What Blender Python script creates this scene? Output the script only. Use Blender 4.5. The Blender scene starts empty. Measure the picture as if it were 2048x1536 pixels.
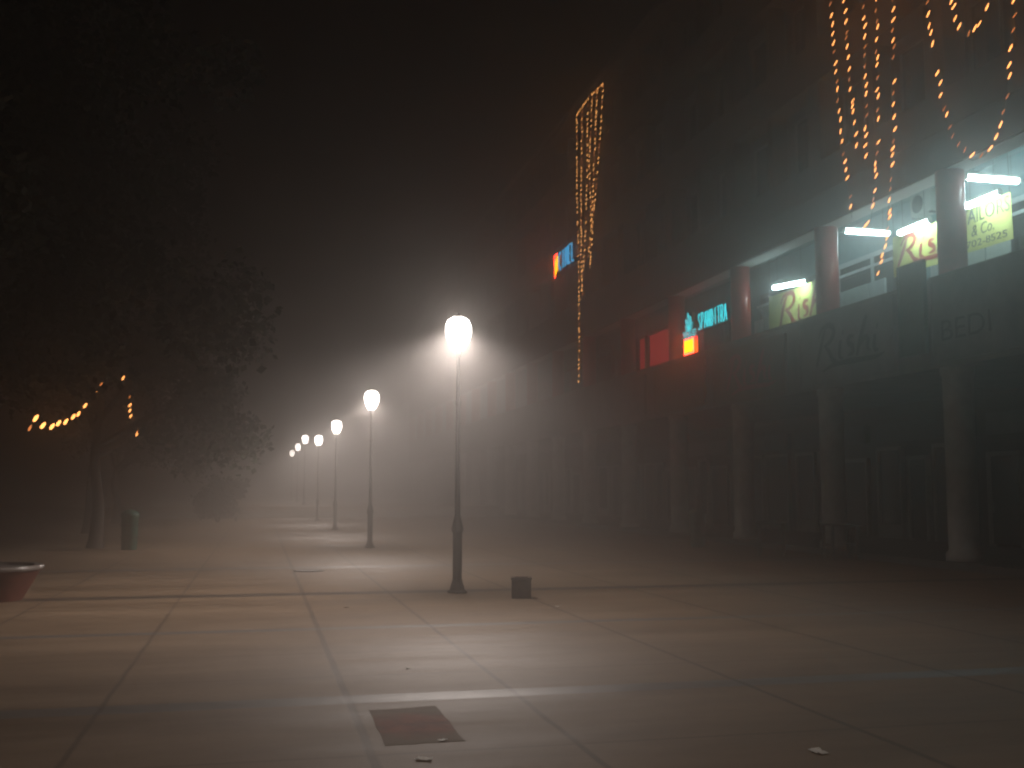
import bpy, bmesh, math, random
from mathutils import Vector, Matrix, noise

random.seed(7)
S = bpy.context.scene
C = S.collection
R = math.radians
PI = math.pi

# ------------------------------------------------------------------ camera
PITCH, YAW, FPX = R(5.553), R(13.15), 2160.0
CAM = Vector((0.0, 0.0, 1.6))
cd = bpy.data.cameras.new("camera")
cd.sensor_width = 36.0
cd.lens = FPX / 2048 * 36
cd.clip_start = 0.05
cd.clip_end = 600
cd.dof.use_dof = True            # slightly out of focus, as a hand held night shot is
cd.dof.focus_distance = 6.0
cd.dof.aperture_fstop = 5.6
cam = bpy.data.objects.new("camera", cd)
C.objects.link(cam)
cam.location = CAM
cam.rotation_euler = (PI / 2 + PITCH, 0, -YAW)
S.camera = cam
CM = cam.rotation_euler.to_matrix()


def on_x(px, py, X):
    """the point of the wall plane x = X seen at a photograph pixel"""
    d = CM @ Vector(((px - 1024) / FPX, -(py - 768) / FPX, -1.0))
    return CAM + d * ((X - CAM.x) / d.x)


def on_z(px, py, z=0.0):
    d = CM @ Vector(((px - 1024) / FPX, -(py - 768) / FPX, -1.0))
    return CAM + d * ((z - CAM.z) / d.z)


# --------------------------------------------------------------- materials
def new_mat(name):
    m = bpy.data.materials.new(name)
    m.use_nodes = True
    nt = m.node_tree
    b = nt.nodes["Principled BSDF"]
    return m, nt, b


def N(nt, kind, **kw):
    n = nt.nodes.new(kind)
    for k, v in kw.items():
        setattr(n, k, v)
    return n


def mat(name, col, rough=0.7, var=0.25, scale=3.0, metal=0.0, bump=0.0, spec=0.5, stretch=(1, 1, 1)):
    m, nt, b = new_mat(name)
    L = nt.links.new
    tc = N(nt, "ShaderNodeTexCoord")
    mp = N(nt, "ShaderNodeMapping")
    mp.inputs["Scale"].default_value = stretch
    L(tc.outputs["Object"], mp.inputs["Vector"])
    nz = N(nt, "ShaderNodeTexNoise")
    nz.inputs["Scale"].default_value = scale
    nz.inputs["Detail"].default_value = 6
    nz.inputs["Roughness"].default_value = 0.62
    L(mp.outputs["Vector"], nz.inputs["Vector"])
    rp = N(nt, "ShaderNodeValToRGB")
    lo = [c * (1 - var) for c in col]
    hi = [min(1, c * (1 + var)) for c in col]
    rp.color_ramp.elements[0].position = 0.3
    rp.color_ramp.elements[1].position = 0.7
    rp.color_ramp.elements[0].color = (*lo, 1)
    rp.color_ramp.elements[1].color = (*hi, 1)
    L(nz.outputs["Fac"], rp.inputs["Fac"])
    L(rp.outputs["Color"], b.inputs["Base Color"])
    b.inputs["Roughness"].default_value = rough
    b.inputs["Metallic"].default_value = metal
    b.inputs["Specular IOR Level"].default_value = spec
    if bump:
        bp = N(nt, "ShaderNodeBump")
        bp.inputs["Strength"].default_value = bump
        bp.inputs["Distance"].default_value = 0.02
        L(nz.outputs["Fac"], bp.inputs["Height"])
        L(bp.outputs["Normal"], b.inputs["Normal"])
    return m


def glow(name, col, strength, sampling="AUTO"):
    m, nt, b = new_mat(name)
    b.inputs["Base Color"].default_value = (*[0.6 * c for c in col], 1)
    b.inputs["Emission Color"].default_value = (*col, 1)
    b.inputs["Emission Strength"].default_value = strength
    m.cycles.emission_sampling = sampling
    return m


M = {}
M["iron"] = mat("dark painted iron", (0.016, 0.011, 0.010), 0.7, 0.35, 9, bump=0.15, spec=0.25)
M["column"] = mat("pale plastered concrete", (0.55, 0.53, 0.49), 0.75, 0.22, 2.2, bump=0.25)
M["pillar"] = mat("red gloss painted pillar", (0.46, 0.05, 0.032), 0.3, 0.2, 3, spec=0.6)
M["facade"] = mat("brown rendered wall", (0.10, 0.066, 0.05), 0.85, 0.3, 1.1, bump=0.35)
M["concrete"] = mat("weathered grey concrete", (0.21, 0.19, 0.165), 0.85, 0.3, 1.6, bump=0.35, stretch=(1, 1, .35))
M["kerb"] = mat("dark worn kerb stone", (0.085, 0.07, 0.058), 0.85, 0.3, 2)
M["soffit"] = mat("white washed soffit", (0.62, 0.64, 0.62), 0.8, 0.12, 1.5)
M["inner"] = mat("blue green gallery wall", (0.19, 0.33, 0.36), 0.7, 0.2, 1.3)
M["glass_dark"] = mat("dark window glass", (0.015, 0.02, 0.022), 0.12, 0.2, 2)
M["frame"] = mat("pale window frame", (0.40, 0.38, 0.33), 0.6, 0.2, 5)
M["frame_dark"] = mat("brown window frame", (0.13, 0.10, 0.08), 0.6, 0.2, 5)
M["white"] = mat("white painted board", (0.68, 0.72, 0.72), 0.5, 0.1, 4)
M["shutter"] = mat("rolled steel shutter", (0.10, 0.095, 0.09), 0.5, 0.3, 3)
M["board_brown"] = mat("faded brown signboard", (0.17, 0.115, 0.05), 0.65, 0.3, 1.7)
M["board_grey"] = mat("faded grey signboard", (0.20, 0.19, 0.175), 0.65, 0.3, 1.7)
M["board_green"] = mat("dull green signboard", (0.06, 0.13, 0.09), 0.6, 0.3, 1.7)
M["letter_red"] = mat("red sign lettering", (0.42, 0.035, 0.03), 0.55, 0.2, 6)
M["letter_black"] = mat("black sign lettering", (0.02, 0.024, 0.028), 0.55, 0.2, 6)
M["letter_dim"] = mat("dark sign lettering", (0.03, 0.025, 0.022), 0.55, 0.2, 6)
M["banner"] = mat("yellow cloth banner", (0.70, 0.71, 0.19), 0.75, 0.14, 2.5)
M["casing"] = mat("cream metal casing", (0.45, 0.46, 0.42), 0.5, 0.15, 5)
M["terracotta"] = mat("red terracotta", (0.11, 0.03, 0.02), 0.7, 0.3, 4, bump=0.2)
M["rim"] = mat("pale glazed rim", (0.16, 0.14, 0.13), 0.2, 0.2, 6)
M["soil"] = mat("dark soil", (0.035, 0.025, 0.018), 0.95, 0.4, 12, bump=0.8)
M["bin"] = mat("green painted bin", (0.012, 0.06, 0.042), 0.6, 0.25, 5)
M["bark"] = mat("rough bark", (0.035, 0.026, 0.02), 0.9, 0.4, 6, bump=0.8, stretch=(1, 1, .25))
M["leaf"] = mat("dark leaf", (0.022, 0.03, 0.014), 0.8, 0.45, 1.3)
M["wood"] = mat("dark worn wood", (0.06, 0.043, 0.032), 0.7, 0.35, 5)
M["block"] = mat("dark brown stone block", (0.085, 0.06, 0.042), 0.8, 0.35, 9, bump=0.6)
M["paper"] = mat("dirty paper", (0.72, 0.68, 0.62), 0.6, 0.15, 12)
M["rust"] = mat("red brown broken paving bed", (0.20, 0.048, 0.02), 0.78, 0.5, 5, bump=0.2, spec=0.25)
M["castiron"] = mat("cast iron cover", (0.07, 0.06, 0.052), 0.6, 0.3, 14, bump=0.5)
M["cable"] = mat("dark cable", (0.02, 0.018, 0.015), 0.6, 0.2, 5)
M["tube"] = glow("fluorescent tube", (0.68, 0.97, 1.0), 56)
M["bulb"] = glow("warm festoon bulb", (1.0, 0.37, 0.095), 6.0, "NONE")
M["bulb_dim"] = glow("dim warm festoon bulb", (1.0, 0.30, 0.075), 1.5, "NONE")
M["bulb_far"] = glow("golden festoon bulb", (1.0, 0.42, 0.11), 4.2, "NONE")
M["neon_cyan"] = glow("cyan neon tube", (0.02, 0.66, 0.74), 5)
M["neon_blue"] = glow("blue neon tube", (0.05, 0.55, 1.0), 2.4)
M["neon_red"] = glow("red neon tube", (1.0, 0.03, 0.015), 70)
M["neon_yellow"] = glow("yellow neon tube", (1.0, 0.44, 0.0), 8)
M["red_glow"] = glow("red neon glow panel", (0.75, 0.02, 0.03), 0.55)  # emission standing in for red neon light on the gallery wall

# lantern glass: frosted, lets the lamp inside shine through and glows itself
m, nt, b = new_mat("glowing frosted lantern glass")
nt.nodes.remove(b)
tr = N(nt, "ShaderNodeBsdfTransparent")
em = N(nt, "ShaderNodeEmission")
em.inputs["Color"].default_value = (1.0, 0.90, 0.82, 1)
em.inputs["Strength"].default_value = 11
ad = N(nt, "ShaderNodeAddShader")
nt.links.new(tr.outputs[0], ad.inputs[0])
nt.links.new(em.outputs[0], ad.inputs[1])
nt.links.new(ad.outputs[0], nt.nodes["Material Output"].inputs["Surface"])
M["lantern"] = m


def paving_material():
    m, nt, b = new_mat("tan concrete paving")
    L = nt.links.new
    tc = N(nt, "ShaderNodeTexCoord")
    sep = N(nt, "ShaderNodeSeparateXYZ")
    L(tc.outputs["Object"], sep.inputs[0])

    def math_(op, a, bb=None, clamp=False):
        n = N(nt, "ShaderNodeMath", operation=op, use_clamp=clamp)
        for i, v in enumerate((a, bb)):
            if v is None:
                continue
            if isinstance(v, (int, float)):
                n.inputs[i].default_value = v
            else:
                L(v, n.inputs[i])
        return n.outputs[0]

    def tex(scale, detail, stretch, rough=0.6):
        mp = N(nt, "ShaderNodeMapping")
        mp.inputs["Scale"].default_value = stretch
        L(tc.outputs["Object"], mp.inputs["Vector"])
        nz = N(nt, "ShaderNodeTexNoise")
        nz.inputs["Scale"].default_value = scale
        nz.inputs["Detail"].default_value = detail
        nz.inputs["Roughness"].default_value = rough
        L(mp.outputs["Vector"], nz.inputs["Vector"])
        return nz.outputs["Fac"]

    wob = tex(1.7, 4, (1, 1, 1))
    wob = math_("MULTIPLY", math_("SUBTRACT", wob, 0.5), 0.035)
    xw = math_("ADD", sep.outputs["X"], wob)
    yw = math_("ADD", sep.outputs["Y"], wob)

    def line(coord, c0, w, soft):
        d = math_("ABSOLUTE", math_("SUBTRACT", coord, c0))
        return math_("SUBTRACT", 1.0, math_("DIVIDE", math_("SUBTRACT", d, w), soft, ), True)

    def mx(lst):
        o = lst[0]
        for q in lst[1:]:
            o = math_("MAXIMUM", o, q)
        return math_("MINIMUM", math_("MAXIMUM", o, 0.0), 1.0)

    joints = mx([line(xw, x, w, 0.022) for x, w in
                 ((-6.6, .015), (-4.8, .015), (-2.95, .012), (-1.09, .008), (0.70, .018), (2.0, .012), (3.94, .014),
                  (5.9, .02), (7.8, .02), (9.7, .02), (11.6, .02))] +
                [math_("MULTIPLY", line(yw, y, .008, 0.025), 0.55) for y in (4.3, 6.72, 9.55, 10.9, 14.8, 19.2, 25.2, 29.5, 34, 38.2)])
    bands = mx([line(yw, y, w, 0.05) for y, w in
                ((8.5, .13), (12.8, .08), (22.8, .2), (31.4, .2), (40, .2), (48.5, .2))])
    big = tex(0.55, 5, (0.3, 1.9, 1))
    mid = tex(2.4, 8, (0.5, 1.3, 1), 0.7)
    fine = tex(45, 5, (1, 1, 1), 0.7)
    rp = N(nt, "ShaderNodeValToRGB")
    rp.color_ramp.elements[0].position = 0.33
    rp.color_ramp.elements[0].color = (0.125, 0.081, 0.049, 1)
    rp.color_ramp.elements[1].position = 0.66
    rp.color_ramp.elements[1].color = (0.28, 0.194, 0.125, 1)
    v = math_("ADD", math_("MULTIPLY", big, 0.55), math_("MULTIPLY", mid, 0.30))
    v = math_("ADD", v, math_("MULTIPLY", fine, 0.15))
    L(v, rp.inputs["Fac"])

    def mixc(fac, a, colr):
        n = N(nt, "ShaderNodeMix", data_type="RGBA")
        L(fac, n.inputs[0])
        L(a, n.inputs[6])
        n.inputs[7].default_value = colr
        return n.outputs[2]

    dark = line(yw, 17.05, .15, .12)
    c = mixc(bands, rp.outputs["Color"], (0.15, 0.132, 0.118, 1))
    c = mixc(math_("MULTIPLY", math_("MAXIMUM", dark, 0.0), 0.8), c, (0.05, 0.042, 0.036, 1))
    jn = math_("MULTIPLY", joints, math_("ADD", 0.35, mid))
    c = mixc(math_("MULTIPLY", math_("MINIMUM", jn, 1.0), 0.7), c, (0.05, 0.036, 0.026, 1))
    L(c, b.inputs["Base Color"])
    r = math_("ADD", 0.48, math_("MULTIPLY", big, 0.36))
    r = math_("SUBTRACT", r, math_("MULTIPLY", bands, 0.10))
    L(r, b.inputs["Roughness"])
    b.inputs["Specular IOR Level"].default_value = 0.36
    bp = N(nt, "ShaderNodeBump")
    bp.inputs["Strength"].default_value = 0.35
    bp.inputs["Distance"].default_value = 0.012
    h = math_("SUBTRACT", math_("ADD", math_("MULTIPLY", mid, 0.5), math_("MULTIPLY", fine, 0.4)), math_("MULTIPLY", joints, 0.12))
    L(h, bp.inputs["Height"])
    L(bp.outputs["Normal"], b.inputs["Normal"])
    return m


M["paving"] = paving_material()


# ----------------------------------------------------------------- helpers
class MB:
    def __init__(self):
        self.bm = bmesh.new()

    def box(self, x0, x1, y0, y1, z0, z1, bevel=0.0):
        r = bmesh.ops.create_cube(self.bm, size=1)
        vs = r["verts"]
        for v in vs:
            v.co = Vector((x0 + (v.co.x + .5) * (x1 - x0), y0 + (v.co.y + .5) * (y1 - y0), z0 + (v.co.z + .5) * (z1 - z0)))
        if bevel:
            es = list({e for v in vs for e in v.link_edges})
            bmesh.ops.bevel(self.bm, geom=es, offset=bevel, segments=2, affect="EDGES", profile=0.6)
        return self

    def lathe(self, prof, seg=20, o=(0, 0, 0), rot=0.0):
        o = Vector(o)
        rings = []
        for r, z in prof:
            rings.append([self.bm.verts.new(o + Vector((r * math.cos(rot + 2 * PI * k / seg), r * math.sin(rot + 2 * PI * k / seg), z))) for k in range(seg)])
        for a, b2 in zip(rings, rings[1:]):
            for k in range(seg):
                self.bm.faces.new((a[k], a[(k + 1) % seg], b2[(k + 1) % seg], b2[k]))
        if prof[0][0] > 1e-4:
            self.bm.faces.new(rings[0][::-1])
        if prof[-1][0] > 1e-4:
            self.bm.faces.new(rings[-1])
        return self

    def tube(self, pts, rad, seg=8):
        pts = [Vector(p) for p in pts]
        n = len(pts)
        rads = rad if isinstance(rad, (list, tuple)) else [rad] * n
        rings = []
        for i, p in enumerate(pts):
            t = (pts[min(i + 1, n - 1)] - pts[max(i - 1, 0)]).normalized()
            up = Vector((0, 0, 1)) if abs(t.z) < 0.9 else Vector((1, 0, 0))
            a = t.cross(up).normalized()
            b2 = t.cross(a)
            rings.append([self.bm.verts.new(p + (a * math.cos(2 * PI * k / seg) + b2 * math.sin(2 * PI * k / seg)) * rads[i]) for k in range(seg)])
        for q, w in zip(rings, rings[1:]):
            for k in range(seg):
                self.bm.faces.new((q[k], q[(k + 1) % seg], w[(k + 1) % seg], w[k]))
        self.bm.faces.new(rings[0][::-1])
        self.bm.faces.new(rings[-1])
        return self

    def mesh(self, name, material, smooth=False):
        bmesh.ops.recalc_face_normals(self.bm, faces=self.bm.faces)
        me = bpy.data.meshes.new(name)
        self.bm.to_mesh(me)
        self.bm.free()
        me.materials.append(material)
        if smooth:
            for p in me.polygons:
                p.use_smooth = True
        return me

    def build(self, name, material, parent=None, smooth=False, loc=None):
        o = bpy.data.objects.new(name, self.mesh(name, material, smooth))
        C.objects.link(o)
        o.parent = parent
        if loc is not None:
            o.location = loc
        if smooth:
            try:
                o.data.set_sharp_from_angle(angle=R(40))
            except Exception:
                pass
        return o


def tag(o, label, cat, group=None):
    o["label"] = label
    o["category"] = cat
    if group:
        o["group"] = group
    return o


def thing(name, label, cat, loc=(0, 0, 0), rz=0.0, group=None):
    o = bpy.data.objects.new(name, None)
    C.objects.link(o)
    o.location = loc
    o.rotation_euler = (0, 0, rz)
    o.empty_display_size = 0.2
    return tag(o, label, cat, group)


def struct(o):
    o["kind"] = "structure"
    return o


def link(name, data, parent=None, loc=None):
    o = bpy.data.objects.new(name, data)
    C.objects.link(o)
    o.parent = parent
    if loc is not None:
        o.location = loc
    return o


def copy_tree(o, parent=None):
    c = o.copy()
    C.objects.link(c)
    c.parent = parent
    for ch in list(o.children):
        copy_tree(ch, c)
    return c


def catmull(pts, n=8):
    P = [Vector(p) for p in pts]
    P = [P[0] * 2 - P[1]] + P + [P[-1] * 2 - P[-2]]
    out = []
    for i in range(1, len(P) - 2):
        for k in range(n):
            t = k / n
            a, b2, c, d = P[i - 1:i + 3]
            out.append(0.5 * ((2 * b2) + (c - a) * t + (2 * a - 5 * b2 + 4 * c - d) * t * t + (3 * b2 - a - 3 * c + d) * t ** 3))
    out.append(P[-2])
    return out


WALL = Matrix(((0, 0, -1), (-1, 0, 0), (0, 1, 0)))       # text plane (right, up, out) -> the wall facing -x


def text_mesh(body, size, material, extrude=0.008, tube=0.0, width=1.0, shear=0.0):
    cu = bpy.data.curves.new("lettering", "FONT")
    cu.body = body
    cu.size = size
    cu.shear = shear
    cu.align_x = "LEFT"
    if tube:
        cu.fill_mode = "NONE" if hasattr(cu, "fill_mode") else "BOTH"
        cu.bevel_depth = tube
        cu.bevel_resolution = 1
        cu.resolution_u = 3
    else:
        cu.extrude = extrude
        cu.resolution_u = 4
    t = bpy.data.objects.new("lettering", cu)
    C.objects.link(t)
    bpy.context.view_layer.update()
    me = bpy.data.meshes.new_from_object(t.evaluated_get(bpy.context.evaluated_depsgraph_get()))
    bpy.data.objects.remove(t)
    bpy.data.curves.remove(cu)
    x0 = min(v.co.x for v in me.vertices)
    for v in me.vertices:
        v.co.x = (v.co.x - x0) * width
    me.materials.clear()
    me.materials.append(material)
    return me


def fit_text(body, w, h, material, **kw):
    """lettering scaled to w x h metres, its lower left corner at the origin of the text plane"""
    me = text_mesh(body, 1.0, material, **kw)
    xs = [v.co.x for v in me.vertices]
    ys = [v.co.y for v in me.vertices]
    sx = w / (max(xs) - min(xs))
    sy = h / (max(ys) - min(ys))
    y0, xa = min(ys), min(xs)
    for v in me.vertices:
        v.co.x = (v.co.x - xa) * sx
        v.co.y = (v.co.y - y0) * sy
    return me


def to_wall(me, X, Y, z, warp=None):
    """stand lettering up on the wall plane x = X; (Y, z) is its lower left corner"""
    for v in me.vertices:
        if warp:
            v.co.z += warp(v.co.x, v.co.y)
        v.co = WALL @ v.co + Vector((X, Y, z))
    return me


def stroke_mesh(strokes, material, thick=0.006):
    """brush lettering: (points, [widths]) polylines in the text plane, as ribbons with a thickness"""
    bm = bmesh.new()
    for pts, ws in strokes:
        P = catmull([(x, y, 0) for x, y in pts], 7)
        n = len(P)
        prev = None
        for i, p in enumerate(P):
            t = (P[min(i + 1, n - 1)] - P[max(i - 1, 0)]).normalized()
            a = Vector((-t.y, t.x, 0))
            f = i / (n - 1) * (len(ws) - 1)
            k = min(int(f), len(ws) - 2)
            w = ws[k] + (ws[k + 1] - ws[k]) * (f - k)
            cur = [bm.verts.new(p + a * w / 2), bm.verts.new(p - a * w / 2),
                   bm.verts.new(p - a * w / 2 + Vector((0, 0, thick))), bm.verts.new(p + a * w / 2 + Vector((0, 0, thick)))]
            if prev:
                for q in range(4):
                    bm.faces.new((prev[q], prev[(q + 1) % 4], cur[(q + 1) % 4], cur[q]))
            else:
                bm.faces.new(cur[::-1])
            prev = cur
        bm.faces.new(prev)
    bmesh.ops.recalc_face_normals(bm, faces=bm.faces)
    me = bpy.data.meshes.new("lettering")
    bm.to_mesh(me)
    bm.free()
    me.materials.append(material)
    return me


# ----------------------------------------------------------------- setting
bm = bmesh.new()
bmesh.ops.create_grid(bm, x_segments=1, y_segments=1, size=1)
for v in bm.verts:
    v.co = Vector((v.co.x * 90, 85 + v.co.y * 105, 0))
me = bpy.data.meshes.new("plaza_ground")
bm.to_mesh(me)
bm.free()
me.materials.append(M["paving"])
struct(link("plaza_ground", me))

# raised terrace beyond the fourth lamp, reached by three long steps
TY = 61.0
struct(MB().box(-60, 13.6, TY, TY + .42, 0.004, .21).box(-60, 13.6, TY + .42, TY + .84, 0.004, .42).build("terrace_steps", M["concrete"]))
struct(MB().box(-60, 13.6, TY + .84, 188, 0.004, .62).build("terrace", M["paving"]))
# arcade floor along the shops
struct(MB().box(13.45, 30, -12, 150, 0.004, .15).build("arcade_pavement", M["kerb"]))

# haze
hz = MB().box(-95, 95, -25, 195, -1.0, 20.5)
o = struct(hz.build("haze", bpy.data.materials.new("fog")))
o["kind"] = "stuff"
fm = o.data.materials[0]
fm.use_nodes = True
nt = fm.node_tree
nt.nodes.remove(nt.nodes["Principled BSDF"])
pv = N(nt, "ShaderNodeVolumePrincipled")
pv.inputs["Color"].default_value = (0.64, 0.62, 0.605, 1)
pv.inputs["Density"].default_value = 0.034
pv.inputs["Anisotropy"].default_value = 0.88
pv.inputs["Density Attribute"].default_value = ""
pv.inputs["Color Attribute"].default_value = ""
pv.inputs["Temperature Attribute"].default_value = ""
nt.links.new(pv.outputs[0], nt.nodes["Material Output"].inputs["Volume"])
try:
    fm.cycles.homogeneous_volume = True
except Exception:
    pass

# ------------------------------------------------------------ street lamps
LAMP_W = 1350
SIDE = (2.5, 0.58)


def batwing(ld):
    """the optics of a street lantern: throws most light sideways, cut off below the horizontal"""
    ld.use_nodes = True
    nt = ld.node_tree
    em = nt.nodes["Emission"]
    tc = N(nt, "ShaderNodeTexCoord")
    sp = N(nt, "ShaderNodeSeparateXYZ")
    nt.links.new(tc.outputs["Normal"], sp.inputs[0])
    ab = N(nt, "ShaderNodeMath", operation="ABSOLUTE")
    nt.links.new(sp.outputs["Z"], ab.inputs[0])
    mr = N(nt, "ShaderNodeFloatCurve")
    cu = mr.mapping.curves[0]
    pts = [(0.0, 0.0), (math.cos(R(80)), 0.0), (math.cos(R(75)), 0.10), (math.cos(R(70)), 0.42), (math.cos(R(66)), 0.76), (math.cos(R(59)), 0.95),
           (math.cos(R(45)), 0.60), (math.cos(R(25)), 0.29), (1.0, 0.22)]
    cu.points[0].location = pts[0]
    cu.points[1].location = pts[-1]
    for q in pts[1:-1]:
        cu.points.new(*q)
    for q in cu.points:
        q.handle_type = "VECTOR"
    mr.mapping.update()
    nt.links.new(ab.outputs[0], mr.inputs["Value"])
    ml = N(nt, "ShaderNodeMath", operation="MULTIPLY")
    side = N(nt, "ShaderNodeMapRange")          # the lantern throws more light to the open plaza than to the shops
    side.inputs["From Min"].default_value = -0.8
    side.inputs["From Max"].default_value = 0.8
    side.inputs["To Min"].default_value = SIDE[0]
    side.inputs["To Max"].default_value = SIDE[1]
    nt.links.new(sp.outputs["X"], side.inputs["Value"])
    nt.links.new(side.outputs[0], ml.inputs[1])
    nt.links.new(mr.outputs[0], ml.inputs[0])
    nt.links.new(ml.outputs[0], em.inputs["Strength"])


def make_lamp():
    root = thing("street_lamp", "", "street lamp", group="lit post-top lamps standing in a row across the plaza")
    b = MB().lathe([(.155, 0), (.155, .03), (.12, .05), (.105, .11), (.088, .16), (.082, .20)], 8, rot=PI / 8)
    b.lathe([(.074, .20), (.074, .92), (.092, .95), (.092, 1.0), (.078, 1.06), (.045, 1.20)], 8, rot=PI / 8)
    b.build("base", M["iron"], root)
    MB().lathe([(.044, 1.20), (.038, 2.2), (.03, 3.55), (.03, 3.66)], 14).lathe([(.03, 2.9), (.042, 2.92), (.042, 2.97), (.03, 2.99)], 14).build("pole", M["iron"], root, True)
    MB().lathe([(.031, 3.66), (.04, 3.69), (.05, 3.75), (.075, 3.783), (.05, 3.786)], 14).build("collar", M["iron"], root, True)
    g = MB().lathe([(.075, 3.79), (.125, 3.85), (.178, 3.95), (.207, 4.07), (.207, 4.17), (.17, 4.26), (.09, 4.31), (0, 4.325)], 10)
    g.build("glass", M["lantern"], root)
    f = MB()
    for k in range(6):
        a = 2 * PI * k / 6 + .3
        f.tube([(r * math.cos(a), r * math.sin(a), z) for r, z in ((.08, 3.785), (.132, 3.85), (.185, 3.95), (.214, 4.07), (.214, 4.17))], .005, 5)
    f.build("lantern_frame", M["iron"], root)
    MB().lathe([(.0, 4.322), (.05, 4.325), (.03, 4.345), (.015, 4.38), (.0, 4.39)], 12).build("finial", M["iron"], root, True)
    ld = bpy.data.lights.new("lamp_light", "SPOT")
    ld.energy = LAMP_W
    ld.color = (1.0, 0.875, 0.80)
    ld.spot_size = R(164)
    ld.spot_blend = 0.0
    batwing(ld)
    ld.shadow_soft_size = 0.10
    lo = link("lamp_light", ld, root, (0, 0, 4.12))
    return root


LAMPS = [(3.03, 16.70, 0, "nearest and tallest looking lamp on a dark iron post with moulded base"),
         (3.00, 29.95, 0, "second lamp of the row, thin post rising just left of the nearest lamp"),
         (2.97, 43.4, 0, "third lamp of the row, slim grey looking post in thick fog"),
         (2.93, 55.8, 0, "fourth lamp of the row, last one standing before the terrace steps"),
         (2.76, 68.4, .62, "fifth lamp of the row, first one raised on the far terrace"),
         (2.80, 82.0, .62, "sixth lamp of the row, small glow between two others on the terrace"),
         (2.78, 96.0, .62, "farthest lamp of the row, faintest lantern low at its left end"),
         (0.3, -3.4, 0, "added lamp out of the picture behind the viewpoint, lighting the foreground paving")]
proto = make_lamp()
for i, (x, y, z, lab) in enumerate(LAMPS):
    o = proto if i == 0 else copy_tree(proto)
    o.location = (x, y, z)
    if y < 0:  # added unseen lamp, stronger than the row, to light the foreground
        for ch in o.children:
            if ch.type == "LIGHT":
                ch.data = ch.data.copy()
                ch.data.energy *= 1.3
    o["label"] = lab

# --------------------------------------------------------------- building
BX = 14.0
BAY = 5.1
Y0 = 19.5
BAYS = range(-3, 16)
YA, YB = Y0 + BAY * BAYS[0], Y0 + BAY * (BAYS[-1] + 1)
bld = thing("arcade_building", "long shop building with round columns, lit upper gallery and dark brown upper floors", "building", (BX, Y0, 0))
OFF = Vector((-BX, -Y0, 0))


def part(mb, name, material, smooth=False, parent=None):
    o = mb.build(name, material, parent or bld, smooth)
    o.location = OFF if parent is None else Vector((0, 0, 0))
    return o


cm_ = MB().lathe([(.36, .15), (.36, .30), (.30, .36), (.30, 3.9), (.34, 3.98), (.34, 4.1)], 24).mesh("column", M["column"], True)
pm_ = MB().lathe([(.29, 6.0), (.29, 8.25)], 28).mesh("pillar", M["pillar"], True)
for k in list(BAYS) + [BAYS[-1] + 1]:
    y = Y0 + BAY * k
    link("column", cm_, bld, Vector((BX, y, 0)) + OFF)
    link("pillar", pm_, bld, Vector((BX, y, 0)) + OFF)
part(MB().box(13.72, 19.5, YA - .4, YB + .4, 4.1, 4.62), "gallery_slab", M["concrete"])
part(MB().box(13.72, 13.95, YA - .4, YB + .4, 4.622, 5.93).box(13.68, 14.0, YA - .4, YB + .4, 5.93, 6.0), "parapet", M["concrete"])
part(MB().box(13.72, 14.32, YA - .4, YB + .4, 8.25, 9.05), "gallery_beam", M["facade"])
part(MB().box(13.80, 14.30, YA - .4, YB + .4, 8.235, 8.248), "beam_soffit", M["soffit"])
part(MB().box(14.323, 17.0, YA - .4, YB + .4, 9.35, 9.6), "gallery_ceiling", M["inner"])
part(MB().box(17.0, 17.25, YA - .4, YB + .4, 4.622, 9.6), "gallery_wall", M["inner"])
# upper storeys: bands, piers and recessed windows
up = MB()
for z0, z1 in ((9.05, 9.9), (12.0, 13.1), (15.2, 16.3), (18.0, 18.8)):
    up.box(13.70, 14.3, YA - .4, YB + .4, z0 + .002, z1)
for k in list(BAYS) + [BAYS[-1] + 1]:
    y = Y0 + BAY * k
    for z0, z1 in ((9.9, 12.0), (13.1, 15.2), (16.3, 18.0)):
        up.box(13.74, 14.27, y - .32, y + .32, z0 + .002, z1)
        up.box(13.80, 14.25, y + BAY / 2 - .12, y + BAY / 2 + .12, z0 + .002, z1)
part(up, "upper_wall", M["facade"])
part(MB().box(14.6, 19.5, YA - .4, YB + .4, 9.602, 18.75), "inner_wall", M["facade"])
part(MB().box(13.55, 20.0, YA - .6, YB + .6, 18.802, 19.0), "roof", M["concrete"])
part(MB().box(17.252, 19.5, YA - .4, YB + .4, 4.622, 9.6), "shop_core", M["facade"])
wf = MB()
wf.box(14.50, 14.57, 0, 2.0, 0, 2.1)
for k in BAYS:
    y = Y0 + BAY * k
    if y > 75:
        break
    for z in (9.9, 13.1, 16.3):
        for q in (0, 1):
            a = y + .36 + q * (BAY / 2)
            b0 = a + BAY / 2 - .52
            w = MB()
            w.box(14.46, 14.59, a, a + .07, z + .3, z + 1.95).box(14.46, 14.59, b0 - .07, b0, z + .3, z + 1.95)
            w.box(14.46, 14.59, a + .072, b0 - .072, z + .3, z + .37).box(14.46, 14.59, a + .072, b0 - .072, z + 1.88, z + 1.95)
            w.box(14.47, 14.585, (a + b0) / 2 - .03, (a + b0) / 2 + .03, z + .372, z + 1.878)
            fo = part(w, "window", M["frame_dark"])
            part(MB().box(14.53, 14.55, a + .06, b0 - .06, z + .36, z + 1.9), "pane", M["glass_dark"], parent=fo)
wf.bm.free()
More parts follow.
